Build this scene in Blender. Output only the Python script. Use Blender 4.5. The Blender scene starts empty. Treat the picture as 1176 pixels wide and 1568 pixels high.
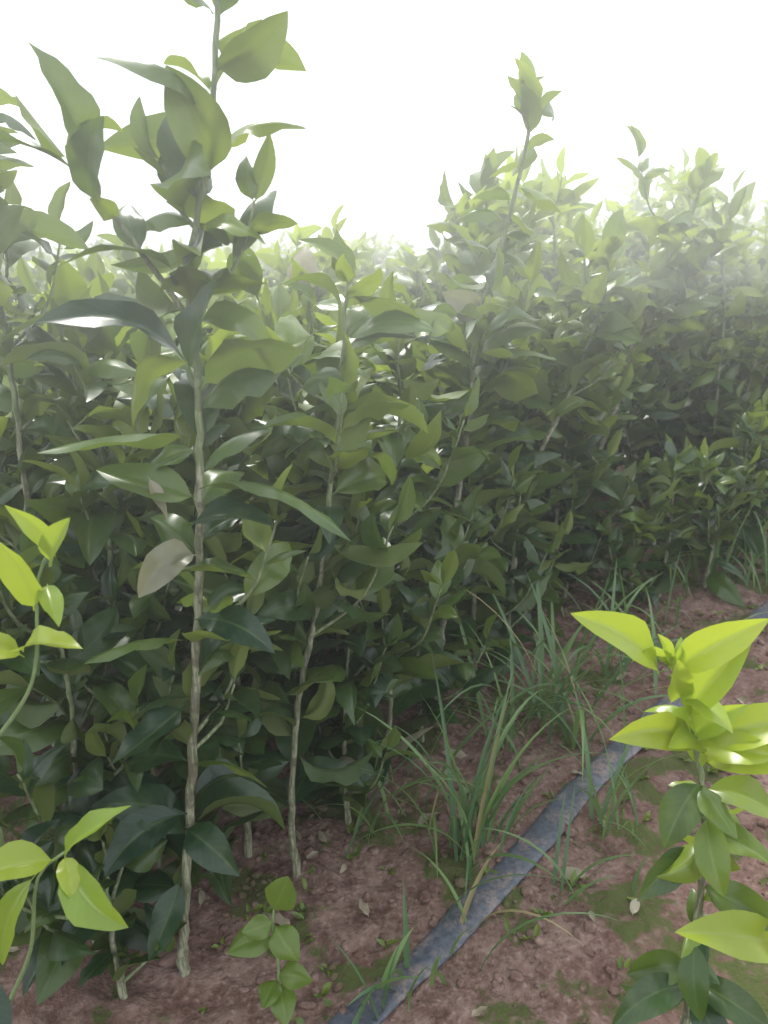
import bpy, math, random
import numpy as np
from mathutils import Vector, noise, Euler

random.seed(11); np.random.seed(11)
scene = bpy.context.scene
R = random.uniform

# ------------------------------------------------------------------ nodes helpers
def new_mat(name):
    m = bpy.data.materials.new(name); m.use_nodes = True
    nt = m.node_tree; nt.nodes.clear()
    return m, nt
def N(nt, t, **kw):
    n = nt.nodes.new(t)
    for k, v in kw.items():
        setattr(n, k, v)
    return n
def mixc(nt, fac, a, b, blend='MIX'):
    n = nt.nodes.new('ShaderNodeMix'); n.data_type = 'RGBA'; n.blend_type = blend
    def put(sock, v):
        if hasattr(v, 'is_linked') or hasattr(v, 'links'):
            nt.links.new(v, sock)
        else:
            sock.default_value = v
    put(n.inputs[0], fac); put(n.inputs[6], a); put(n.inputs[7], b)
    return n.outputs[2]
def math_(nt, op, a, b=0.0, clamp=False):
    n = nt.nodes.new('ShaderNodeMath'); n.operation = op; n.use_clamp = clamp
    for i, v in enumerate((a, b)):
        if hasattr(v, 'links'): nt.links.new(v, n.inputs[i])
        else: n.inputs[i].default_value = v
    return n.outputs[0]
def ramp(nt, fac, lo, hi):
    n = nt.nodes.new('ShaderNodeMapRange'); n.interpolation_type = 'SMOOTHSTEP'
    nt.links.new(fac, n.inputs[0]); n.inputs[1].default_value = lo; n.inputs[2].default_value = hi
    return n.outputs[0]
def noise_tex(nt, vec, scale, detail=4, rough=.6):
    n = nt.nodes.new('ShaderNodeTexNoise'); n.inputs['Scale'].default_value = scale
    n.inputs['Detail'].default_value = detail; n.inputs['Roughness'].default_value = rough
    if vec is not None: nt.links.new(vec, n.inputs['Vector'])
    return n.outputs[0]

# ------------------------------------------------------------------ materials
def leaf_material():
    m, nt = new_mat('citrus_leaf'); L = nt.links.new
    at = N(nt, 'ShaderNodeAttribute'); at.attribute_name = 'leaf'
    sep = N(nt, 'ShaderNodeSeparateColor'); L(at.outputs['Color'], sep.inputs[0])
    age, rnd, dry = sep.outputs[0], sep.outputs[1], sep.outputs[2]
    uv = N(nt, 'ShaderNodeUVMap'); uv.uv_map = 'UVMap'
    sx = N(nt, 'ShaderNodeSeparateXYZ'); L(uv.outputs[0], sx.inputs[0])
    u, v = sx.outputs[0], sx.outputs[1]
    av = math_(nt, 'ABSOLUTE', v)
    tc = N(nt, 'ShaderNodeTexCoord')
    nz = noise_tex(nt, tc.outputs['Object'], 55, 1)
    mature = mixc(nt, rnd, (.008, .034, .021, 1), (.034, .086, .020, 1))
    young = mixc(nt, rnd, (.20, .33, .03, 1), (.38, .46, .035, 1))
    top = mixc(nt, age, mature, young)
    mature_b = mixc(nt, rnd, (.060, .100, .036, 1), (.135, .170, .036, 1))
    under = mixc(nt, age, mature_b, (.27, .38, .07, 1))
    geo = N(nt, 'ShaderNodeNewGeometry')
    col = mixc(nt, geo.outputs['Backfacing'], top, under)
    mid = math_(nt, 'SUBTRACT', 1.0, ramp(nt, av, .02, .085))
    ph = math_(nt, 'SUBTRACT', math_(nt, 'MULTIPLY', u, 62.0), math_(nt, 'MULTIPLY', av, 15.0))
    lat = ramp(nt, math_(nt, 'SINE', ph), .80, 1.0)
    lat = math_(nt, 'MULTIPLY', lat, .22)
    veins = math_(nt, 'MAXIMUM', math_(nt, 'MULTIPLY', mid, .6), lat)
    vcol = mixc(nt, age, (.09, .15, .05, 1), (.44, .54, .14, 1))
    col = mixc(nt, veins, col, vcol)
    spots = math_(nt, 'MULTIPLY', ramp(nt, nz, .5, .8), .35)
    col = mixc(nt, spots, col, mixc(nt, age, (.12, .15, .07, 1), (.30, .36, .05, 1)))
    drycol = mixc(nt, nz, (.50, .48, .38, 1), (.25, .19, .12, 1))
    col = mixc(nt, dry, col, drycol)
    pb = N(nt, 'ShaderNodeBsdfPrincipled')
    L(col, pb.inputs['Base Color'])
    rg = mixc(nt, geo.outputs['Backfacing'], (.30, .30, .30, 1), (.6, .6, .6, 1))
    L(rg, pb.inputs['Roughness'])
    pb.inputs['Specular IOR Level'].default_value = .55
    tr = N(nt, 'ShaderNodeBsdfTranslucent')
    tcol = mixc(nt, age, (.075, .135, .018, 1), (.56, .68, .06, 1))
    tcol = mixc(nt, math_(nt, 'MULTIPLY', veins, .6), tcol, (.08, .14, .02, 1))
    tcol = mixc(nt, dry, tcol, (.4, .36, .22, 1))
    L(tcol, tr.inputs[0])
    mx = N(nt, 'ShaderNodeMixShader'); mx.inputs[0].default_value = .36
    L(pb.outputs[0], mx.inputs[1]); L(tr.outputs[0], mx.inputs[2])
    o = N(nt, 'ShaderNodeOutputMaterial'); L(mx.outputs[0], o.inputs[0])
    return m

def bark_material():
    m, nt = new_mat('citrus_bark'); L = nt.links.new
    tc = N(nt, 'ShaderNodeTexCoord')
    mp = N(nt, 'ShaderNodeMapping'); mp.inputs['Scale'].default_value = (1, 1, .12)
    L(tc.outputs['Object'], mp.inputs[0])
    a = noise_tex(nt, mp.outputs[0], 330, 2)
    b = noise_tex(nt, tc.outputs['Object'], 60, 3)
    at = N(nt, 'ShaderNodeAttribute'); at.attribute_name = 'leaf'
    sep = N(nt, 'ShaderNodeSeparateColor'); L(at.outputs['Color'], sep.inputs[0])
    c = mixc(nt, ramp(nt, a, .4, .62), (.12, .14, .075, 1), (.30, .30, .21, 1))
    c = mixc(nt, math_(nt, 'MULTIPLY', ramp(nt, b, .48, .62), .75), c, (.10, .09, .06, 1))
    c = mixc(nt, sep.outputs[0], c, (.15, .23, .08, 1))
    pb = N(nt, 'ShaderNodeBsdfPrincipled'); L(c, pb.inputs['Base Color']); pb.inputs['Roughness'].default_value = .7
    o = N(nt, 'ShaderNodeOutputMaterial'); L(pb.outputs[0], o.inputs[0])
    return m

def soil_material(name='nursery_soil', moss=True):
    m, nt = new_mat(name); L = nt.links.new
    tc = N(nt, 'ShaderNodeTexCoord'); P = tc.outputs['Object']
    n1 = noise_tex(nt, P, 3.2, 3); n2 = noise_tex(nt, P, 24, 4, .6); n3 = noise_tex(nt, P, 120, 2, .6)
    c = mixc(nt, ramp(nt, n2, .3, .7), (.115, .064, .052, 1), (.235, .158, .134, 1))
    c = mixc(nt, math_(nt, 'MULTIPLY', ramp(nt, n3, .48, .78), .7), c, (.34, .255, .22, 1))
    c = mixc(nt, math_(nt, 'MULTIPLY', ramp(nt, n1, .38, .62), .5), c, (.115, .062, .050, 1))
    c = mixc(nt, math_(nt, 'MULTIPLY', math_(nt, 'SUBTRACT', 1., ramp(nt, n3, .30, .46)), .45), c, (.045, .026, .021, 1))  # crevice shade between soil crumbs, painted into the colour
    mo = noise_tex(nt, P, 6.5, 4, .62)
    mk = math_(nt, 'MULTIPLY', ramp(nt, mo, .515, .57), ramp(nt, n3, .28, .46))
    c = mixc(nt, math_(nt, 'MULTIPLY', mk, .88 if moss else .5), c, (.055, .080, .018, 1))
    pb = N(nt, 'ShaderNodeBsdfPrincipled'); L(c, pb.inputs['Base Color'])
    pb.inputs['Roughness'].default_value = .92; pb.inputs['Specular IOR Level'].default_value = .2
    if moss:
        bp = N(nt, 'ShaderNodeBump'); bp.inputs['Strength'].default_value = .9; bp.inputs['Distance'].default_value = .009
        h = math_(nt, 'ADD', n2, math_(nt, 'MULTIPLY', n3, .45))
        L(h, bp.inputs['Height']); L(bp.outputs[0], pb.inputs['Normal'])
    o = N(nt, 'ShaderNodeOutputMaterial'); L(pb.outputs[0], o.inputs[0])
    return m

def hose_material():
    m, nt = new_mat('dusty_black_plastic'); L = nt.links.new
    tc = N(nt, 'ShaderNodeTexCoord'); P = tc.outputs['Object']
    n1 = noise_tex(nt, P, 22, 5, .7); n2 = noise_tex(nt, P, 120, 4, .7)
    c = mixc(nt, ramp(nt, n2, .3, .7), (.050, .060, .080, 1), (.105, .115, .145, 1))
    d = math_(nt, 'MULTIPLY', ramp(nt, n1, .45, .62), ramp(nt, n2, .35, .6))
    c = mixc(nt, math_(nt, 'MULTIPLY', d, .85), c, (.24, .18, .155, 1))
    pb = N(nt, 'ShaderNodeBsdfPrincipled'); L(c, pb.inputs['Base Color']); pb.inputs['Roughness'].default_value = .5
    bp = N(nt, 'ShaderNodeBump'); bp.inputs['Strength'].default_value = .5; bp.inputs['Distance'].default_value = .003
    L(n1, bp.inputs['Height']); L(bp.outputs[0], pb.inputs['Normal'])
    o = N(nt, 'ShaderNodeOutputMaterial'); L(pb.outputs[0], o.inputs[0])
    return m

def grass_material():
    m, nt = new_mat('grass_blade'); L = nt.links.new
    at = N(nt, 'ShaderNodeAttribute'); at.attribute_name = 'leaf'
    sep = N(nt, 'ShaderNodeSeparateColor'); L(at.outputs['Color'], sep.inputs[0])
    c = mixc(nt, sep.outputs[1], (.08, .16, .08, 1), (.17, .27, .09, 1))
    c = mixc(nt, sep.outputs[2], c, (.34, .28, .15, 1))
    pb = N(nt, 'ShaderNodeBsdfPrincipled'); L(c, pb.inputs['Base Color']); pb.inputs['Roughness'].default_value = .4
    tr = N(nt, 'ShaderNodeBsdfTranslucent'); L(mixc(nt, .5, c, (.22, .36, .06, 1)), tr.inputs[0])
    mx = N(nt, 'ShaderNodeMixShader'); mx.inputs[0].default_value = .35
    L(pb.outputs[0], mx.inputs[1]); L(tr.outputs[0], mx.inputs[2])
    o = N(nt, 'ShaderNodeOutputMaterial'); L(mx.outputs[0], o.inputs[0])
    return m

M_LEAF, M_BARK, M_SOIL = leaf_material(), bark_material(), soil_material()
M_CLOD = soil_material('soil_clod', False)
M_HOSE, M_GRASS = hose_material(), grass_material()

# ------------------------------------------------------------------ mesh accumulator
def fast_mesh(name, V, F4, C, UV, MI, mats):
    """all-quad mesh from numpy arrays"""
    me = bpy.data.meshes.new(name); nf = len(F4)
    me.vertices.add(len(V)); me.vertices.foreach_set('co', V.astype(np.float32).ravel())
    me.loops.add(nf*4); me.loops.foreach_set('vertex_index', F4.astype(np.int32).ravel())
    me.polygons.add(nf); me.polygons.foreach_set('loop_start', np.arange(0, nf*4, 4, dtype=np.int32))
    for m in mats: me.materials.append(m)
    me.polygons.foreach_set('material_index', MI.astype(np.int32))
    me.polygons.foreach_set('use_smooth', np.ones(nf, dtype=bool))
    a = me.attributes.new('leaf', 'FLOAT_COLOR', 'POINT'); a.data.foreach_set('color', C.astype(np.float32).ravel())
    uvl = me.uv_layers.new(name='UVMap'); uvl.data.foreach_set('uv', UV[F4.ravel()].astype(np.float32).ravel())
    me.update(calc_edges=True)
    return me

class Acc:
    def __init__(s, low=False):
        s.v, s.f, s.c, s.uv, s.m = [], [], [], [], []
        s.n = 0; s.low = low
    def add(s, verts, faces, col, uvs, mat):
        verts = np.asarray(verts, float); k = len(verts)
        s.v.append(verts); s.f += [tuple(i + s.n for i in f) for f in faces]
        s.c.append(np.tile(np.array([col[0], col[1], col[2], 1.0]), (k, 1)))
        s.uv.append(np.asarray(uvs, float) if uvs is not None else np.zeros((k, 2)))
        s.m += [mat] * len(faces); s.n += k
    def mesh(s, name, mats):
        me = bpy.data.meshes.new(name)
        V = np.concatenate(s.v)
        me.from_pydata(V.tolist(), [], s.f)
        for m in mats: me.materials.append(m)
        me.polygons.foreach_set('material_index', np.array(s.m, dtype=np.int32))
        me.polygons.foreach_set('use_smooth', np.ones(len(s.f), dtype=bool))
        a = me.attributes.new('leaf', 'FLOAT_COLOR', 'POINT')
        a.data.foreach_set('color', np.concatenate(s.c).astype(np.float32).ravel())
        uvl = me.uv_layers.new(name='UVMap')
        li = np.empty(len(me.loops), dtype=np.int32); me.loops.foreach_get('vertex_index', li)
        uvl.data.foreach_set('uv', np.concatenate(s.uv)[li].astype(np.float32).ravel())
        me.update()
        return me

def link(name, me, loc=(0, 0, 0)):
    o = bpy.data.objects.new(name, me); o.location = loc
    scene.collection.objects.link(o); return o

def unit(a):
    a = np.asarray(a, float); return a / (np.linalg.norm(a) + 1e-9)

def leaf_grid(rows, xs):
    t = np.clip((rows - .09) / .91, 0, 1)
    w = (t ** .62) * ((1 - t) ** .92)
    w = w / w.max(); w = np.maximum(w, .045); w[-1] = .01
    n = len(xs)
    F = [(i*n+j, i*n+j+1, (i+1)*n+j+1, (i+1)*n+j) for i in range(len(rows)-1) for j in range(n-1)]
    return rows, xs, w, F
HI = leaf_grid(np.array([0, .07, .11, .17, .25, .35, .46, .58, .70, .81, .90, .96, 1.0]), np.array([-1, -.62, -.25, 0, .25, .62, 1]))
LO = leaf_grid(np.array([0, .10, .18, .30, .46, .64, .82, .93, 1.0]), np.array([-1, -.5, 0, .5, 1]))

def leaf(acc, B, T, Nv, width, arch=.12, fold=.25, wave=.08, age=0., rnd=None, dry=0., twist=None, bulge=0.):
    """one leaf blade from petiole base B to tip T; Nv = side the upper surface faces"""
    rows, xs, prof_w, FC = LO if acc.low else HI
    if twist is None: twist = R(.25, .8) * random.choice((-1, 1))
    B = np.asarray(B, float); T = np.asarray(T, float)
    ln = np.linalg.norm(T - B); ax = unit(T - B)
    n0 = unit(np.asarray(Nv, float) - ax * np.dot(Nv, ax))
    s = rows[:, None]
    C = B + (T - B) * s + n0 * (arch * ln * 4 * s * (1 - s) * (1 - .25 * s))
    tan = np.gradient(C, axis=0); tan /= np.linalg.norm(tan, axis=1)[:, None]
    side = np.cross(tan, n0); side /= np.linalg.norm(side, axis=1)[:, None]
    nor = np.cross(side, tan)
    C = C + side * (R(-.10, .10) * ln * 4 * s * (1 - s))
    ang = twist * s; sd = side * np.cos(ang) + nor * np.sin(ang); nr = nor * np.cos(ang) - side * np.sin(ang)
    w = prof_w * width * .5
    ph = R(0, 6.28); k = R(9, 17); asym = R(-.5, .5)
    V = np.empty((len(rows), len(xs), 3))
    for j, x in enumerate(xs):
        ax_ = abs(x)
        off = fold * w * ax_ + bulge * w * ax_ * ax_ \
            + wave * width * ax_ ** 2 * np.sin(k * rows + ph + (1.7 if x > 0 else 0)) * prof_w
        ww = w * x * math.cos(min(abs(fold), 1.2) * .6)
        V[:, j] = C + sd * ww[:, None] + nr * (off * (1 + asym * x * .4))[:, None]
    uv = np.stack(np.broadcast_arrays(rows[:, None], xs[None, :]), -1).reshape(-1, 2)
    acc.add(V.reshape(-1, 3), FC, (age, R(0, 1) if rnd is None else rnd, dry), uv, 0)

def tube(acc, pts, radii, sides=8, age=0., mat=1, knob=.0):
    pts = np.asarray(pts, float); n = len(pts)
    if acc.low: sides = 5
    tan = np.gradient(pts, axis=0)
    V = []
    ref = np.array([.3, 1., .1])
    for i in range(n):
        t = unit(tan[i]); a = unit(np.cross(t, ref)); b = np.cross(t, a)
        for j in range(sides):
            th = 2 * math.pi * j / sides
            r = radii[i] * (1 + knob * R(-1, 1))
            V.append(pts[i] + (a * math.cos(th) + b * math.sin(th)) * r)
    F = [(i*sides+j, i*sides+(j+1) % sides, (i+1)*sides+(j+1) % sides, (i+1)*sides+j) for i in range(n-1) for j in range(sides)]
    if not acc.low: F.append(tuple(range((n-1)*sides, n*sides)))
    acc.add(V, F, (age, .5, 0), None, mat)

def resample(path, step=.018, wob=.0):
    path = [Vector(p) for p in path]; out = []
    P = [path[0]*2 - path[1]] + path + [path[-1]*2 - path[-2]]
    for i in range(1, len(P)-2):
        k = max(2, int((P[i+1]-P[i]).length / step))
        for j in range(k):
            t = j / k
            a, b, c, d = P[i-1], P[i], P[i+1], P[i+2]
            out.append(.5 * ((2*b) + (c-a)*t + (2*a-5*b+4*c-d)*t*t + (3*b-a-3*c+d)*t*t*t))
    out.append(path[-1])
    A = np.array([list(p) for p in out])
    if wob: A[1:] += np.random.normal(0, wob, A[1:].shape) * [1, 1, .3]
    return A

def rand_leaf(acc, B, az, size, age, elev=None):
    e = R(-.5, .95) if elev is None else elev
    d = np.array([math.cos(az)*math.cos(e), math.sin(az)*math.cos(e), math.sin(e)])
    up = np.array([0, 0, 1.]) * math.cos(e) - np.array([math.cos(az), math.sin(az), 0]) * math.sin(e)
    up = up + np.random.normal(0, .38, 3)
    if R(0, 1) < .14: up = -up       # some leaves roll over and show the pale underside
    L = size * R(.6, 1.25)
    T = np.asarray(B) + d * L
    extra = R(.12, .3) if (R(0, 1) < .14 and age > .06) else 0
    leaf(acc, B, T, up, L * R(.40, .53), arch=R(.06, .34), fold=R(-.6, .8), wave=R(.03, .13),
         age=max(0, min(1, age + R(-.12, .10) + extra)), twist=R(-1., 1.), bulge=R(-.6, .3),
         dry=(.9 if R(0, 1) < .003 else 0.))

def shoot(acc, path, r0, r1, n, size, age, stemage=.5, a0=None):
    A = resample(path, .015, .0006)
    tube(acc, A, np.linspace(r0, r1, len(A)), 6, stemage)
    a = R(0, 6.28) if a0 is None else a0
    for i in range(n):
        f = .12 + .88 * (i + R(-.2, .2)) / max(1, n-1); f = max(0.05, min(1, f))
        B = A[int(f * (len(A)-1))]
        a += 2.4 + R(-.3, .3)
        rand_leaf(acc, B, a, size * (1 - .35 * f * f), age, elev=R(-.1, .8) + .3 * f)
    leaf(acc, A[-1], A[-1] + (A[-1]-A[-3]) / np.linalg.norm(A[-1]-A[-3]) * size*.7, (R(-1, 1), R(-1, 1), .3), size*.25,
         arch=.05, fold=.7, age=min(1, age+.1))

def sapling(path, r0=.0058, zlo=.14, gap=.021, size=.085, age0=.05, age1=.3, nbr=5, extra=None, br_len=.2, low=1., lowres=False, bmin=.08, bmax=.92, open_front=False, taper=.25, apow=1.7):
    acc = Acc(lowres)
    A = resample(path, .016 if not lowres else .03, .0009)
    H = A[-1][2]
    rad = np.array([r0 * (1.25 if z < .05 else 1) * (1 - .62 * (z / H) ** 1.3) for z in A[:, 2]])
    rad *= 1 + np.random.normal(0, .05, len(rad))
    k = int(len(A) * .62)
    tube(acc, A[:k+1], rad[:k+1], 10, 0., knob=.05); tube(acc, A[k:], rad[k:], 8, .45, knob=.03)
    az = R(0, 6.28); z = zlo
    zz = A[:, 2]
    def at(z):
        i = min(len(A)-1, int(np.searchsorted(zz, z))); return A[i].copy()
    def aim(a):
        # leaves nearest the path side are worn off on the outermost stems
        if open_front and math.sin(a) < -.45 and R(0, 1) < .75:
            return (0. if math.cos(a) > 0 else math.pi) + R(-.3, .9)
        return a
    while z < H:
        f = z / H
        if R(0, 1) < (low if f < .25 else .97):
            rand_leaf(acc, at(z), aim(az), size * (1.1 - taper * f), age0 + (age1-age0) * f ** apow)  # leaf colour holds young growth, plus painted haze above and shade below
        az += 2.4 + R(-.4, .4)
        z += gap * R(.6, 1.4) * (1.0 if f < .8 else .8)
    for b in range(nbr):
        f = R(bmin, bmax)
        B = at(f * H); a = aim(R(0, 6.28)); L = br_len * R(.5, 1.1) * (1.1 - .5*f)
        d = np.array([math.cos(a), math.sin(a), 0])
        p1 = B + d * L * .45 + np.array([0, 0, L * .35]); p2 = B + d * L * .7 + np.array([0, 0, L * .95])
        shoot(acc, [B, p1, p2], .0026, .0012, int(L / .020) + 2, size * .9, age0 + (age1-age0)*f**apow + .03, .4)
    for q in range(4):
        rand_leaf(acc, A[-1 - q % 3], R(0, 6.28), size*.62, age1 + .12, elev=R(.7, 1.3))
    if extra: extra(acc, at)
    return acc

# ------------------------------------------------------------------ ground
def gh(x, y):
    v = Vector((x, y, 0))
    d = math.hypot(x, y - 1.2)
    a = 1.0 if d < 6 else 1.0 / (1 + (d-6) * .3)
    h = .012 * noise.noise(v * 3.1) + .0085 * noise.noise(v * 11 + Vector((3, 1, 0)))
    h += .0062 * noise.noise(v * 29) + .0038 * noise.noise(v * 62)
    return h * a
def axis(fine_lo, fine_hi, step, far):
    c = list(np.arange(fine_lo, fine_hi, step))
    hi, lo, s = fine_hi, fine_lo, step
    up, dn = [], []
    while hi < far:
        up.append(hi); s *= 1.16; hi += s
    up.append(far); s = step
    while lo > -far:
        s *= 1.16; lo -= s; dn.append(lo)
    return np.array(dn[::-1] + c + up)
X = axis(-.75, 1.35, .0065, 300.); Y = axis(.3, 2.5, .0075, 300.)
nx, ny = len(X), len(Y)
V = []
for y in Y:
    for x in X:
        V.append((x, y, gh(x, y)))
F = [(j*nx+i, j*nx+i+1, (j+1)*nx+i+1, (j+1)*nx+i) for j in range(ny-1) for i in range(nx-1)]
me = bpy.data.meshes.new('ground'); me.from_pydata(V, [], F); me.materials.append(M_SOIL)
me.polygons.foreach_set('use_smooth', np.ones(len(F), dtype=bool)); me.update()
link('ground', me)

import bmesh
bm = bmesh.new(); bmesh.ops.create_icosphere(bm, subdivisions=2, radius=1)
IV = np.array([list(v.co) for v in bm.verts]); IF = [tuple(v.index for v in f.verts) for f in bm.faces]; bm.free()
SH = []
for q in range(10):
    off = Vector((q*7.1, 3.3, 1.7))
    SH.append(np.array([v * (1 + .55 * noise.noise(Vector(v) * 1.3 + off) + .30 * noise.noise(Vector(v) * 3.1 + off)) for v in IV]))
acc = Acc()
for i in range(8000):
    y = .45 + 2.1 * R(0, 1) ** 1.2; x = R(-.65, .65) * (y + .3)
    cl = noise.noise(Vector((x*4, y*4, 5)))
    if cl < R(-.4, .25): continue
    if y > 1.56*(x+.249) + .723 + .25: continue
    r = .0018 + .0070 * R(0, 1) ** 3.5
    sc = np.array([R(.7, 1.4), R(.7, 1.4), R(.4, .8)]) * r
    v = SH[i % 10] * sc
    th = R(0, 6.28); c, s = math.cos(th), math.sin(th)
    v = v @ np.array([[c, s, 0], [-s, c, 0], [0, 0, 1]])
    acc.add(v + [x, y, gh(x, y) + r*.15], IF, (0, 0, 0), None, 0)
link('soil_clods', acc.mesh('soil_clods', [M_CLOD]))

# ------------------------------------------------------------------ lay-flat drip hose
path = resample([(-.20, .45, 0), (-.030, .657, 0), (.07, .762, 0), (.175, .881, 0), (.32, 1.05, 0), (.482, 1.230, 0), (.70, 1.46, 0), (.944, 1.718, 0), (1.5, 2.25, 0), (2.6, 3.2, 0), (5, 5.2, 0)], .012)
prof = [(-1, 0), (-.93, .12), (-.6, .20), (-.15, .24), (.3, .25), (.7, .19), (.94, .11), (1, 0), (.8, -.12), (0, -.15), (-.8, -.12)]
V = []; n = len(path); tan = np.gradient(path, axis=0)
for i, p in enumerate(path):
    t = unit(tan[i]); s = np.array([t[1], -t[0], 0])
    p = p + s * .007 * noise.noise(Vector(p) * 4)
    hw = .0225 * (1 + .16 * noise.noise(Vector(p) * 9))
    tilt = .16 * noise.noise(Vector(p) * 5 + Vector((7, 0, 0)))
    z0 = gh(p[0], p[1]) * .6 + .0048 + .003 * noise.noise(Vector(p) * 6)
    for a, b in prof:
        V.append(p + s * a * hw + np.array([0, 0, z0 + b * hw * .95 + a * hw * tilt + .0022 * noise.noise(Vector((a*2, p[0]*30, p[1]*30)))]))
k = len(prof)
F = [(i*k+j, i*k+(j+1) % k, (i+1)*k+(j+1) % k, (i+1)*k+j) for i in range(n-1) for j in range(k)]
me = bpy.data.meshes.new('drip_irrigation_hose'); me.from_pydata([list(map(float, v)) for v in V], [], F); me.materials.append(M_HOSE)
me.polygons.foreach_set('use_smooth', np.ones(len(F), dtype=bool)); me.update()
link('drip_irrigation_hose', me)

# ------------------------------------------------------------------ foreground saplings (world coordinates, metres)
def place(path, name='citrus_sapling', **kw):
    ox, oy, _ = path[0]; oz = gh(ox, oy) - .01
    loc = [(p[0]-ox, p[1]-oy, p[2]) for p in path]
    ex = kw.pop('extra', None)
    def wrap(acc, at):
        if ex: ex(acc, at, np.array([ox, oy, 0]))
    acc = sapling(loc, extra=wrap, **kw)
    me = acc.mesh(name, [M_LEAF, M_BARK]); return link(name, me, (ox, oy, oz))
def LF(acc, o, B, T, w, n, **kw):
    leaf(acc, np.array(B) - o, np.array(T) - o, n, w, **kw)

def ex1(acc, at, o):
    f = lambda B, T, w, n, **k: LF(acc, o, B, T, w, n, **k)
    f((-.172, .715, .735), (-.070, .68, .775), .058, (-.3, .9, .6), arch=.18, fold=-.4, age=.10, rnd=.9)
    f((-.180, .71, .69), (-.305, .66, .688), .046, (0, .8, .8), arch=.12, fold=-.4, age=.1, rnd=.9)
    f((-.178, .71, .640), (-.030, .66, .605), .048, (0, .6, .9), arch=.16, fold=-.35, age=.1, rnd=.6)
    f((-.176, .715, .75), (-.290, .66, .80), .048, (.1, -.2, 1), arch=.20, fold=.3, age=.0, rnd=.1)
    f((-.175, .70, .755), (-.135, .66, .835), .046, (-.5, -1, .4), arch=.1, fold=.35, age=.05, rnd=.2)
    f((-.175, .71, .83), (-.13, .66, .86), .050, (-.1, -.8, .6), arch=.14, fold=.3, age=.03, rnd=.1)
    f((-.172, .71, .81), (-.165, .65, .845), .044, (.3, .9, .5), arch=.15, fold=-.4, age=.2, rnd=.9)
    f((-.150, .72, .915), (-.172, .69, .995), .048, (.5, -1, .2), arch=.15, fold=.5, age=.3, rnd=.6)
    f((-.18, .71, .835), (-.26, .65, .845), .040, (0, -.3, 1), arch=.2, fold=.2, age=.05)
    f((-.20, .71, .475), (-.29, .66, .478), .040, (0, .6, .8), arch=.12, fold=-.3, age=.12, rnd=.9)
    f((-.213, .715, .32), (-.12, .66, .335), .038, (0, .4, .9), arch=.14, fold=-.3, age=.12, rnd=.8)
    f((-.195, .71, .50), (-.105, .66, .49), .038, (.1, -.5, .9), arch=.12, fold=.2, age=.0, rnd=.1)
    f((-.19, .71, .60), (-.10, .66, .62), .048, (0, -.4, 1), arch=.15, fold=.3, age=.0, rnd=.1)
    f((-.22, .71, .26), (-.30, .66, .22), .046, (0, -.5, 1), arch=.15, fold=.3, age=.0, rnd=.1)
    f((-.225, .71, .24), (-.155, .66, .22), .042, (.1, -.5, 1), arch=.15, fold=.3, age=.0, rnd=.2)
    f((-.235, .71, .17), (-.265, .66, .10), .036, (.1, -.9, .4), arch=.12, fold=.2, age=.0, rnd=.3)
    f((-.21, .71, .40), (-.28, .66, .36), .046, (-.2, -.7, .7), arch=.15, fold=.3, age=.0, rnd=.2)
    f((-.180, .70, .575), (-.230, .66, .548), .036, (-.2, -.7, .8), arch=.22, fold=.5, wave=.16, age=0, dry=.5, twist=1.1)
    f((-.222, .70, .655), (-.205, .69, .615), .016, (.6, -.6, .4), arch=.1, fold=.3, age=0, dry=.8)
    A = [(-.178, .72, .80), (-.215, .70, .865), (-.257, .69, .925)]
    shoot(acc, [np.array(p)-o for p in A], .0034, .0018, 4, .085, .2, .2)
    f((-.240, .70, .925), (-.275, .68, 1.01), .040, (.7, -1, .1), arch=.18, fold=.55, age=.22, rnd=.5, twist=-.9)
    f((-.25, .69, .915), (-.34, .65, .935), .036, (0, -.4, 1), arch=.14, fold=.3, age=.1)
    f((-.235, .69, .89), (-.215, .66, .955), .036, (-.4, -1, .2), arch=.12, fold=.4, age=.1)
place([(-.249, .723, 0), (-.240, .722, .097), (-.216, .72, .284), (-.197, .72, .449), (-.1825, .72, .594), (-.174, .72, .723), (-.172, .72, .84), (-.147, .72, .944), (-.13, .72, 1.07)],
      r0=.0060, zlo=.14, gap=.020, size=.098, nbr=5, age0=.0, age1=.30, extra=ex1, br_len=.15, bmin=.3, open_front=True)

place([(-.124, .881, 0), (-.128, .88, .12), (-.112, .88, .30), (-.085, .885, .42), (-.070, .885, .54), (-.055, .885, .66), (-.045, .89, .77), (-.04, .89, .82)],
      r0=.0050, zlo=.12, gap=.018, size=.108, nbr=6, age0=.0, age1=.22, bmin=.25, open_front=True)

def ex3(acc, at, o):
    f = lambda B, T, w, n, **k: LF(acc, o, B, T, w, n, **k)
    f((.135, 1.29, .62), (.03, 1.22, .71), .060, (.6, .9, .4), arch=.16, fold=-.3, age=.2, rnd=.9)
    f((.145, 1.29, .70), (.27, 1.22, .70), .055, (0, .7, .8), arch=.14, fold=-.3, age=.15, rnd=.8)
    f((.145, 1.29, .76), (.09, 1.25, .80), .05, (-.2, -1, .6), arch=.25, fold=.4, wave=.15, age=.0, dry=.5, twist=.8)
    f((.14, 1.29, .70), (.0, 1.23, .73), .055, (-.2, -.4, 1), arch=.1, fold=.3, age=.0, rnd=.2)
    f((.135, 1.29, .49), (.0, 1.2, .43), .05, (0, .6, .9), arch=.16, fold=-.25, age=.15, rnd=.7)
    f((.13, 1.29, .50), (.24, 1.2, .58), .05, (0, .6, .9), arch=.16, fold=-.25, age=.15, rnd=.7)
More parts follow.
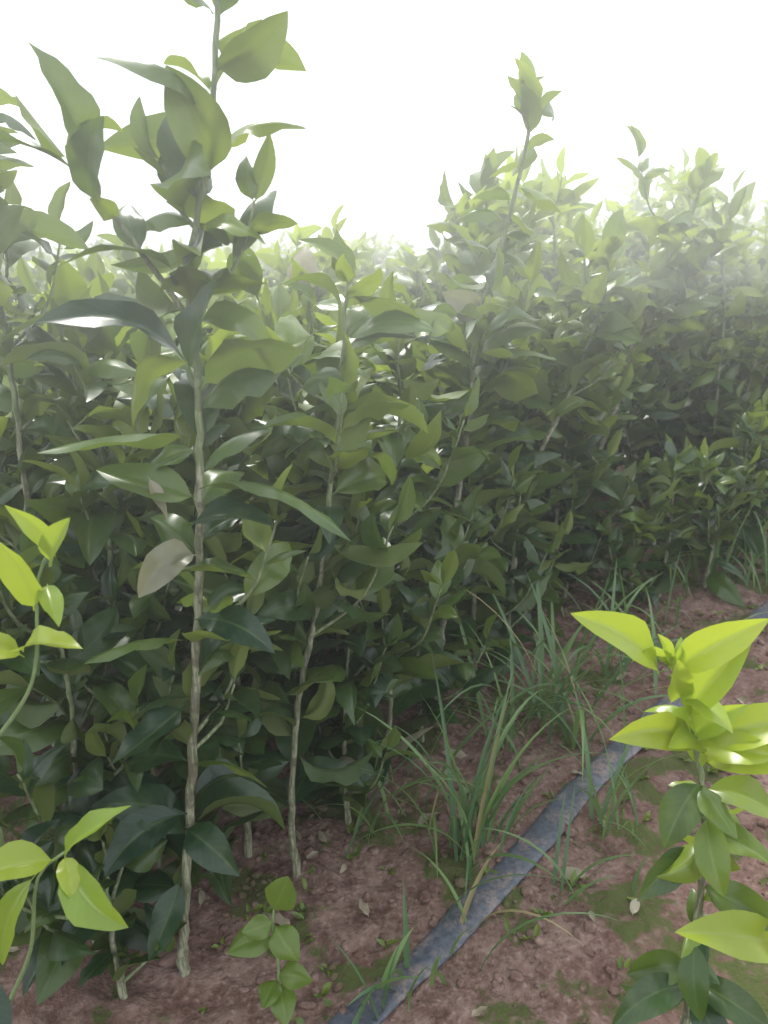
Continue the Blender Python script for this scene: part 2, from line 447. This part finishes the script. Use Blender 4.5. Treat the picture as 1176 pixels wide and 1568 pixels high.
place([(.098, 1.306, 0), (.11, 1.30, .2), (.125, 1.30, .4), (.145, 1.30, .6), (.152, 1.30, .75), (.19, 1.30, .88), (.215, 1.30, 1.0), (.225, 1.30, 1.06)],
      r0=.0068, zlo=.06, gap=.019, size=.118, nbr=8, age0=.0, age1=.4, extra=ex3, open_front=True, bmax=.68, taper=.5)
place([(.283, 1.554, 0), (.28, 1.55, .2), (.31, 1.55, .42), (.38, 1.55, .6), (.42, 1.55, .75), (.43, 1.55, .84)],
      r0=.0068, zlo=.05, gap=.018, size=.122, nbr=9, age0=.0, age1=.4, open_front=True, taper=.4)
place([(.515, 1.916, 0), (.52, 1.91, .25), (.58, 1.91, .5), (.63, 1.91, .75), (.70, 1.9, .92), (.72, 1.9, 1.0)],
      r0=.0085, zlo=.05, gap=.021, size=.126, nbr=9, age0=.0, age1=.6, br_len=.3, open_front=True, taper=.4)
B2 = dict(gap=.0165, age0=.0)
place([(.0, 1.09, 0), (.01, 1.09, .2), (.0, 1.10, .4), (.02, 1.1, .6), (.03, 1.1, .76)], r0=.005, zlo=.06, size=.110, nbr=10, age1=.22, **B2)
place([(.40, 1.735, 0), (.41, 1.73, .3), (.43, 1.73, .6), (.45, 1.73, .82)], r0=.006, zlo=.04, size=.124, nbr=11, age1=.5, **B2)
place([(.19, 1.43, 0), (.18, 1.43, .3), (.20, 1.43, .6), (.22, 1.43, .76)], r0=.0055, zlo=.04, size=.118, nbr=11, age1=.35, **B2)
place([(-.06, 1.06, 0), (-.07, 1.06, .3), (-.09, 1.06, .6), (-.10, 1.06, .80)], r0=.0055, zlo=.04, size=.108, nbr=10, age1=.35, **B2)
place([(-.20, .92, 0), (-.20, .92, .3), (-.22, .92, .6), (-.22, .92, .70)], r0=.005, zlo=.04, size=.106, nbr=10, age1=.15, **B2)
place([(-.47, .93, 0), (-.46, .93, .3), (-.45, .93, .6), (-.445, .93, .85), (-.45, .93, 1.03)], r0=.0055, zlo=.04, size=.105, nbr=8, age1=.3, taper=.4, **B2)
place([(-.345, .90, 0), (-.35, .90, .3), (-.34, .90, .6), (-.35, .90, .78)], r0=.005, zlo=.04, size=.106, nbr=10, age1=.18, **B2)
place([(-.37, .76, 0), (-.365, .76, .2), (-.355, .76, .4), (-.37, .76, .50)], r0=.005, zlo=.03, size=.10, nbr=9, age1=.05, **B2)
place([(-.055, .99, 0), (-.06, .99, .15), (-.05, .99, .34)], r0=.0045, zlo=.03, size=.09, nbr=6, age1=.05, **B2)
place([(.07, 1.20, 0), (.06, 1.20, .15), (.05, 1.20, .36)], r0=.0045, zlo=.03, size=.095, nbr=6, age1=.05, **B2)
place([(.27, 1.46, 0), (.26, 1.46, .15), (.27, 1.46, .4)], r0=.0045, zlo=.03, size=.10, nbr=6, age1=.08, **B2)
place([(.46, 1.80, 0), (.47, 1.80, .2), (.46, 1.80, .42)], r0=.0045, zlo=.03, size=.11, nbr=6, age1=.08, **B2)
place([(-.29, .80, 0), (-.29, .80, .12), (-.28, .80, .36)], r0=.0045, zlo=.03, size=.09, nbr=6, age1=.03, **B2)
place([(-.31, .69, 0), (-.315, .69, .10), (-.31, .69, .24)], r0=.0042, zlo=.03, size=.08, nbr=3, age1=.03, **B2)

def exL(acc, at, o):
    f = lambda B, T, w, n, **k: LF(acc, o, B, T, w, n, **k)
    y1 = dict(age=.8)
    P1 = resample([np.array(p)-o for p in [(-.37, .60, .42), (-.312, .60, .50), (-.292, .60, .60), (-.27, .60, .635)]], .012)
    tube(acc, P1, np.linspace(.0022, .0012, len(P1)), 7, .8)
    f((-.300, .60, .57), (-.313, .57, .655), .030, (.3, -1, .1), arch=.06, fold=.5, **y1)
    f((-.280, .60, .615), (-.245, .57, .665), .026, (-.5, -.8, .3), arch=.1, fold=.5, **y1)
    f((-.275, .60, .62), (-.300, .58, .672), .018, (.5, -.8, .3), arch=.1, fold=.5, **y1)
    f((-.285, .60, .595), (-.262, .56, .575), .020, (.3, -.7, .7), arch=.1, fold=.4, **y1)
    f((-.315, .60, .53), (-.245, .56, .555), .034, (.1, -.5, .9), arch=.2, fold=.3, **y1)
    f((-.315, .60, .525), (-.37, .56, .55), .03, (-.1, -.5, .9), arch=.2, fold=.3, **y1)
    P2 = resample([np.array(p)-o for p in [(-.38, .58, .14), (-.335, .56, .235), (-.31, .55, .33), (-.278, .55, .362)]], .012)
    tube(acc, P2, np.linspace(.0024, .0013, len(P2)), 7, .8)
    f((-.283, .55, .358), (-.210, .53, .425), .028, (-.4, -.5, .8), arch=.1, fold=.45, **y1)
    f((-.280, .55, .352), (-.222, .52, .305), .036, (.2, -.8, .7), arch=.16, fold=.5, **y1)
    f((-.29, .55, .350), (-.36, .52, .35), .034, (0, -.6, .8), arch=.20, fold=.5, **y1)
    f((-.31, .55, .335), (-.345, .53, .25), .026, (-.4, -.8, .5), arch=.1, fold=.5, **y1)
    f((-.283, .55, .355), (-.268, .52, .335), .020, (0, -.8, .7), arch=.1, fold=.3, **y1)
place([(-.40, .60, 0), (-.41, .60, .2), (-.40, .60, .4), (-.41, .62, .55)], r0=.0055, size=.08, nbr=2, age0=.03, age1=.25, br_len=.1, extra=exL)

def exR(acc, at, o):
    f = lambda B, T, w, n, **k: LF(acc, o, B, T, w, n, **k)
    Y1 = dict(age=1.); Y2 = dict(age=.8); D = dict(age=.05)
    f((.255, .63, .487), (.160, .60, .565), .038, (-.2, -.45, .9), arch=.12, fold=.4, **Y1)
    f((.268, .63, .490), (.332, .60, .560), .036, (-.5, -.6, .7), arch=.14, fold=.5, **Y1)
    f((.285, .63, .44), (.325, .61, .545), .034, (-.9, -.6, .3), arch=.12, fold=.5, **Y1)
    f((.262, .63, .49), (.245, .62, .535), .014, (.8, -.6, .2), arch=.1, fold=.5, **Y1)
    f((.275, .63, .46), (.262, .61, .515), .028, (.4, -1, .2), arch=.05, fold=.5, **Y1)
    f((.300, .63, .405), (.205, .60, .438), .036, (0, -.6, .9), arch=.14, fold=.4, **Y2)
    f((.300, .63, .42), (.385, .60, .470), .040, (-.1, -.8, .6), arch=.12, fold=.5, **Y2)
    f((.305, .63, .39), (.395, .59, .42), .040, (0, -.6, .8), arch=.16, fold=.45, **Y2)
    f((.300, .63, .41), (.355, .58, .435), .034, (0, -.5, .8), arch=.14, fold=.5, **Y2)
    f((.295, .63, .42), (.325, .60, .475), .026, (-.6, -.8, .3), arch=.1, fold=.5, **Y1)
    f((.290, .63, .43), (.258, .60, .465), .022, (.5, -.8, .3), arch=.1, fold=.5, **Y1)
    f((.310, .63, .37), (.270, .60, .315), .038, (-.3, -.8, .5), arch=.16, fold=.35, age=.2)
    f((.312, .63, .36), (.380, .60, .345), .038, (.2, -.7, .7), arch=.16, fold=.35, age=.5)
    f((.320, .63, .33), (.325, .58, .275), .034, (.1, -.9, .5), arch=.1, fold=.4, age=.5)
    f((.320, .63, .31), (.375, .59, .30), .036, (.1, -.7, .7), arch=.14, fold=.35, age=.35)
    f((.322, .63, .28), (.25, .60, .25), .034, (-.1, -.6, .8), arch=.16, fold=.35, age=.1)
    f((.325, .63, .24), (.395, .59, .225), .038, (.1, -.6, .8), arch=.14, fold=.35, age=.2)
    f((.395, .60, .195), (.278, .57, .243), .046, (0, -.75, .75), arch=.16, fold=.4, age=.7)
    f((.330, .63, .17), (.33, .59, .10), .032, (-.2, -.9, .4), arch=.1, fold=.3, **D)
    f((.334, .63, .10), (.235, .59, .085), .036, (0, -.5, .9), arch=.18, fold=.3, **D)
    f((.336, .63, .11), (.40, .58, .10), .036, (0, -.5, .9), arch=.16, fold=.3, age=.1)
    P = resample([np.array(p)-o for p in [(.326, .63, .2), (.36, .61, .215), (.396, .60, .195)]], .012)
    tube(acc, P, np.linspace(.002, .0014, len(P)), 6, .6)
place([(.340, .635, 0), (.334, .633, .1), (.322, .63, .30), (.303, .63, .395), (.268, .63, .50)],
      r0=.005, zlo=.06, gap=.022, size=.058, nbr=0, age0=.05, age1=.9, extra=exR)
for p in [(.66, .86, 0), (.80, 1.12, 0), (.60, .52, 0)]:
    place([p, (p[0]+.01, p[1], .2), (p[0]-.01, p[1], .42), (p[0], p[1], .5)], r0=.0045, zlo=.08, gap=.02, size=.075, nbr=2, age0=.2, age1=.8, br_len=.12)

for (x, y, h) in [(.70, 1.80, .36), (.84, 1.86, .30), (.60, 1.74, .22), (.95, 1.98, .42), (1.08, 2.12, .4)]:
    place([(x, y, 0), (x+.01, y, h*.5), (x, y, h)], r0=.0045, zlo=.03, gap=.012, size=.10, nbr=5, age0=.0, age1=.15, br_len=.16)

# ------------------------------------------------------------------ nursery field: one mesh mass
variants = []
for i in range(10):
    h = .92 + .03 * (i % 3)
    p = [(0, 0, 0)]
    x = y = 0
    for q in range(1, 6):
        x += R(-.03, .03); y += R(-.03, .03); p.append((x, y, h * q / 5))
    bright = i >= 5
    a = sapling(p, r0=.006, zlo=.04, gap=.0195, size=.120, nbr=9, br_len=.25, age0=.0, age1=.38 if not bright else .95, lowres=True, taper=.35, apow=2.3)
    variants.append((np.concatenate(a.v), np.array(a.f), np.concatenate(a.c), np.concatenate(a.uv), np.array(a.m)))
taken = [(-.249, .723), (-.124, .881), (.098, 1.306), (.283, 1.554), (.515, 1.916), (0, 1.09), (-.47, .93), (-.34, .90), (-.4, .6), (.4, 1.735), (.19, 1.43), (-.06, 1.06), (-.2, .92)]
d = np.array([.539, .842]); nn = np.array([-.842, .539]); o0 = np.array([-.249, .723])
def yb(x):
    return .723 + 1.56*(x+.249) if x < .515 else 1.93 + .33*(x-.515)
cnt = 0; FV, FF, FC_, FU, FM = [], [], [], [], []; base = 0
def addp(x, y):
    global cnt, base
    az = x / y
    h = R(.66, .84) if az < .08 else R(.78, .98)
    if y > 3: h = R(.72, .88) if az < .2 else R(.84, 1.12)
    elif az > .08: h = R(.80, 1.04)
    bright = (az > .2 and R(0, 1) < .75) or (y > 1.9 and R(0, 1) < .7)  # right and far plants get paler leaf colour, imitating sunlight and haze
    v, f, c, u, m = variants[random.randint(5, 9) if bright else random.randint(0, 4)]
    s = h / .95; sxy = max(s, .95)
    Rm = np.array(Euler((R(-.08, .08), R(-.08, .08), R(0, 6.28))).to_matrix())
    vv = (v * [sxy, sxy, s]) @ Rm.T + [x, y, gh(x, y) - .01]
    FV.append(vv); FF.append(f + base); FC_.append(c); FU.append(u); FM.append(m); base += len(v); cnt += 1
for (lo, hi, sa, sb) in [(0, 2.8, .19, .21), (2.8, 5, .30, .36), (5, 11, .55, .65)]:
    a = -6.
    while a < 18:
        b = -12.
        while b < 18:
            p = o0 + d * (a + R(-.05, .05)) + nn * (b + R(-.04, .04))
            x, y = p
            if y > .85 and y > yb(x) + .10 and lo <= y < hi and abs(x) < .60*y + .30:
                if all((x-t[0])**2 + (y-t[1])**2 > .010 for t in taken):
                    addp(x, y)
            b += sb
        a += sa
me = fast_mesh('citrus_sapling_field', np.concatenate(FV), np.concatenate(FF), np.concatenate(FC_), np.concatenate(FU), np.concatenate(FM), [M_LEAF, M_BARK])
link('citrus_sapling_field', me)
print('field saplings', cnt, 'faces', len(me.polygons))

# ------------------------------------------------------------------ grasses and weeds
def blade(acc, B, az, L, w, bend, rnd=None, dry=0.):
    n = 11; e = R(1.05, 1.5); p = np.array(B, float); st = L / (n-1)
    d0 = np.array([math.cos(az), math.sin(az), 0]); sd = np.array([-math.sin(az), math.cos(az), 0])
    tw = R(-.8, .8); V = []
    for i in range(n):
        f = i / (n-1); ee = e - bend * f ** 1.3
        t = d0 * math.cos(ee) + np.array([0, 0, math.sin(ee)])
        nr = np.cross(sd, t); s2 = sd * math.cos(tw*f) + nr * math.sin(tw*f)
        ww = w * .5 * (.55 + .45 * min(1, f*4)) * (1 - f ** 2.2) + .0002
        V += [p - s2 * ww, p + np.cross(s2, t) * ww * .35, p + s2 * ww]
        p = p + t * st
    F = []
    for i in range(n-1):
        F += [(i*3, i*3+1, i*3+4, i*3+3), (i*3+1, i*3+2, i*3+5, i*3+4)]
    acc.add(V, F, (0, R(0, 1) if rnd is None else rnd, dry), None, 0)
def tuft(x, y, n, L, w=.005, spread=.02, name='grass_tuft', bmax=1.8, lean=None):
    acc = Acc()
    for i in range(n):
        px, py = x + random.gauss(0, spread), y + random.gauss(0, spread)
        az = R(0, 6.28) if lean is None else random.gauss(lean, .9)
        blade(acc, (px-x, py-y, gh(px, py) - gh(x, y) - .004), az, L * R(.5, 1.15), w * R(.6, 1.2), R(.3, bmax), dry=1.0 if R(0, 1) < .06 else 0)
    link(name, acc.mesh(name, [M_GRASS]), (x, y, gh(x, y)))
tuft(.115, .91, 26, .31, .0085, .016, bmax=2.0)
tuft(.155, .95, 14, .24, .0075, .02)
tuft(.28, 1.26, 22, .38, .0095, .03, bmax=2.3)
tuft(.36, 1.20, 16, .36, .010, .03, bmax=2.5)
tuft(.22, 1.16, 14, .28, .008, .03, bmax=2.3)
tuft(.45, 1.42, 18, .32, .009, .05, bmax=2.3)
tuft(-.035, .665, 6, .13, .011, .018, bmax=1.0)
tuft(.03, .70, 7, .16, .010, .015, bmax=1.4)
tuft(.08, .76, 6, .20, .008, .02, bmax=2.0)
tuft(.25, .85, 8, .17, .0055, .04)
tuft(.04, 1.02, 12, .24, .0065, .04, bmax=2.2)
tuft(-.03, .95, 8, .28, .0065, .02, bmax=2.4)
tuft(.40, 1.0, 7, .14, .005, .04)
tuft(.34, .98, 9, .22, .0075, .02)
tuft(.95, 2.02, 45, .34, .009, .10); tuft(1.12, 2.08, 45, .36, .009, .12); tuft(.80, 1.93, 18, .26, .008, .08)
tuft(.62, 1.62, 18, .2, .006, .08, bmax=2.2)
acc = Acc()
for i in range(320):
    y = .55 + 1.5 * R(0, 1); x = (y - .723) / 1.56 - .249 + R(-.05, .75)
    if noise.noise(Vector((x*5, y*5, 2))) < R(-.3, .4): continue
    for q in range(random.randint(2, 5)):
        B = np.array([x + R(-.004, .004), y + R(-.004, .004), gh(x, y)]); a = R(0, 6.28); L = R(.006, .018)
        leaf(acc, B, B + [math.cos(a)*L, math.sin(a)*L, L*R(.2, .9)], (0, 0, 1), L*.5, age=.35)
link('weed_sprouts', acc.mesh('weed_sprouts', [M_LEAF, M_BARK]))
acc = Acc()
P3 = resample([(0, 0, 0), (.004, 0, .07), (.0, 0, .13), (.004, 0, .165)], .012)
tube(acc, P3, np.linspace(.0022, .0012, len(P3)), 7, .7)
def sl(z, T, w, n=(0, -.6, .9), age=.38):
    leaf(acc, (.002, 0, z), T, n, w, arch=.08, fold=.3, age=age, rnd=.2, wave=.05, bulge=-.4)
sl(.155, (.022, -.01, .212), .038, (-.3, -1, .3)); sl(.14, (-.03, -.02, .145), .026); sl(.135, (.032, -.03, .115), .036)
sl(.115, (-.048, -.02, .115), .036); sl(.06, (.045, -.02, .075), .030); sl(.055, (-.01, -.03, .045), .030); sl(.05, (.015, -.04, .03), .032)
sl(.165, (.0, .01, .185), .012)
link('weed_seedling', acc.mesh('weed_seedling', [M_LEAF, M_BARK]), (-.124, .665, gh(-.124, .665)))
acc = Acc()
for (x, y, a, L, w, dr) in [(.245, .868, .1, .042, .02, .75), (-.02, .80, 2, .03, .014, 1), (.33, .80, 1, .03, .013, 1), (.15, 1.15, 3, .05, .02, 1), (.05, .97, .6, .05, .02, .9), (.48, 1.4, .6, .05, .02, 1), (-.12, .78, 2.6, .05, .02, 1), (.1, .66, .5, .025, .01, 1)]:
    B = np.array([x, y, gh(x, y) + .006]); leaf(acc, B, B + [math.cos(a)*L, math.sin(a)*L, .003], (0, 0, 1), w, arch=.08, fold=.2, wave=.12, dry=dr, age=.3)
for i in range(60):
    y = R(.6, 2.2); x = (y - .723) / 1.56 - .249 + R(-.35, .6); a = R(0, 6.28); L = R(.012, .03)
    B = np.array([x, y, gh(x, y) + .004]); leaf(acc, B, B + [math.cos(a)*L, math.sin(a)*L, .002], (R(-.4, .4), R(-.4, .4), 1), L*.35, arch=.1, fold=.3, wave=.12, dry=.9)
link('fallen_leaves', acc.mesh('fallen_leaves', [M_LEAF, M_BARK]))

# ------------------------------------------------------------------ added haze volume over the crop, imitating lens flare
bm = bmesh.new(); bmesh.ops.create_cube(bm, size=1)
bmesh.ops.scale(bm, vec=(16, 13, .76), verts=bm.verts); bmesh.ops.translate(bm, vec=(0, 5.5, 1.15), verts=bm.verts)
me = bpy.data.meshes.new('flare_haze'); bm.to_mesh(me); bm.free()
mm, nt = new_mat('flare_haze')
vs = N(nt, 'ShaderNodeVolumeScatter'); vs.inputs['Color'].default_value = (1, 1, 1, 1)
vs.inputs['Density'].default_value = .15; vs.inputs['Anisotropy'].default_value = .35
o = N(nt, 'ShaderNodeOutputMaterial'); nt.links.new(vs.outputs[0], o.inputs['Volume'])
me.materials.append(mm); link('flare_haze', me)

# ------------------------------------------------------------------ light
SUN_EL, SUN_AZ = math.radians(52), math.radians(-12)
w = bpy.data.worlds.new('World'); scene.world = w; w.use_nodes = True
nt = w.node_tree; nt.nodes.clear()
sky = nt.nodes.new('ShaderNodeTexSky'); sky.sky_type = 'NISHITA'; sky.sun_disc = False
sky.sun_elevation = SUN_EL; sky.sun_rotation = SUN_AZ
sky.air_density = 1.0; sky.dust_density = 2.0; sky.ozone_density = 1.0
hs = nt.nodes.new('ShaderNodeHueSaturation'); hs.inputs['Saturation'].default_value = .35
nt.links.new(sky.outputs[0], hs.inputs['Color'])
cl = mixc(nt, .7, hs.outputs[0], (16, 16.7, 17.6, 1))      # high thin overcast
bg = nt.nodes.new('ShaderNodeBackground'); bg.inputs['Strength'].default_value = .15
out = nt.nodes.new('ShaderNodeOutputWorld')
nt.links.new(cl, bg.inputs[0]); nt.links.new(bg.outputs[0], out.inputs[0])
sl_ = bpy.data.lights.new('sun', 'SUN'); sl_.energy = 5.0; sl_.angle = math.radians(14); sl_.color = (1, .97, .91)
so = bpy.data.objects.new('sun', sl_); scene.collection.objects.link(so)
sd = Vector((math.sin(SUN_AZ)*math.cos(SUN_EL), math.cos(SUN_AZ)*math.cos(SUN_EL), math.sin(SUN_EL)))
so.rotation_euler = sd.to_track_quat('Z', 'Y').to_euler()
so.location = (0, 0, 5)

# ------------------------------------------------------------------ camera
cam = bpy.data.cameras.new('camera'); co = bpy.data.objects.new('camera', cam); scene.collection.objects.link(co)
co.location = (0, 0, .85); co.rotation_euler = (math.radians(90 - 18.8), 0, 0)
cam.sensor_fit = 'VERTICAL'; cam.sensor_height = 36; cam.sensor_width = 27; cam.lens = 27.18
cam.clip_start = .02; cam.clip_end = 1000
cam.dof.use_dof = True; cam.dof.focus_distance = .95; cam.dof.aperture_fstop = 8
scene.camera = co
scene.view_settings.view_transform = 'Standard'; scene.view_settings.look = 'None'; scene.view_settings.exposure = 0
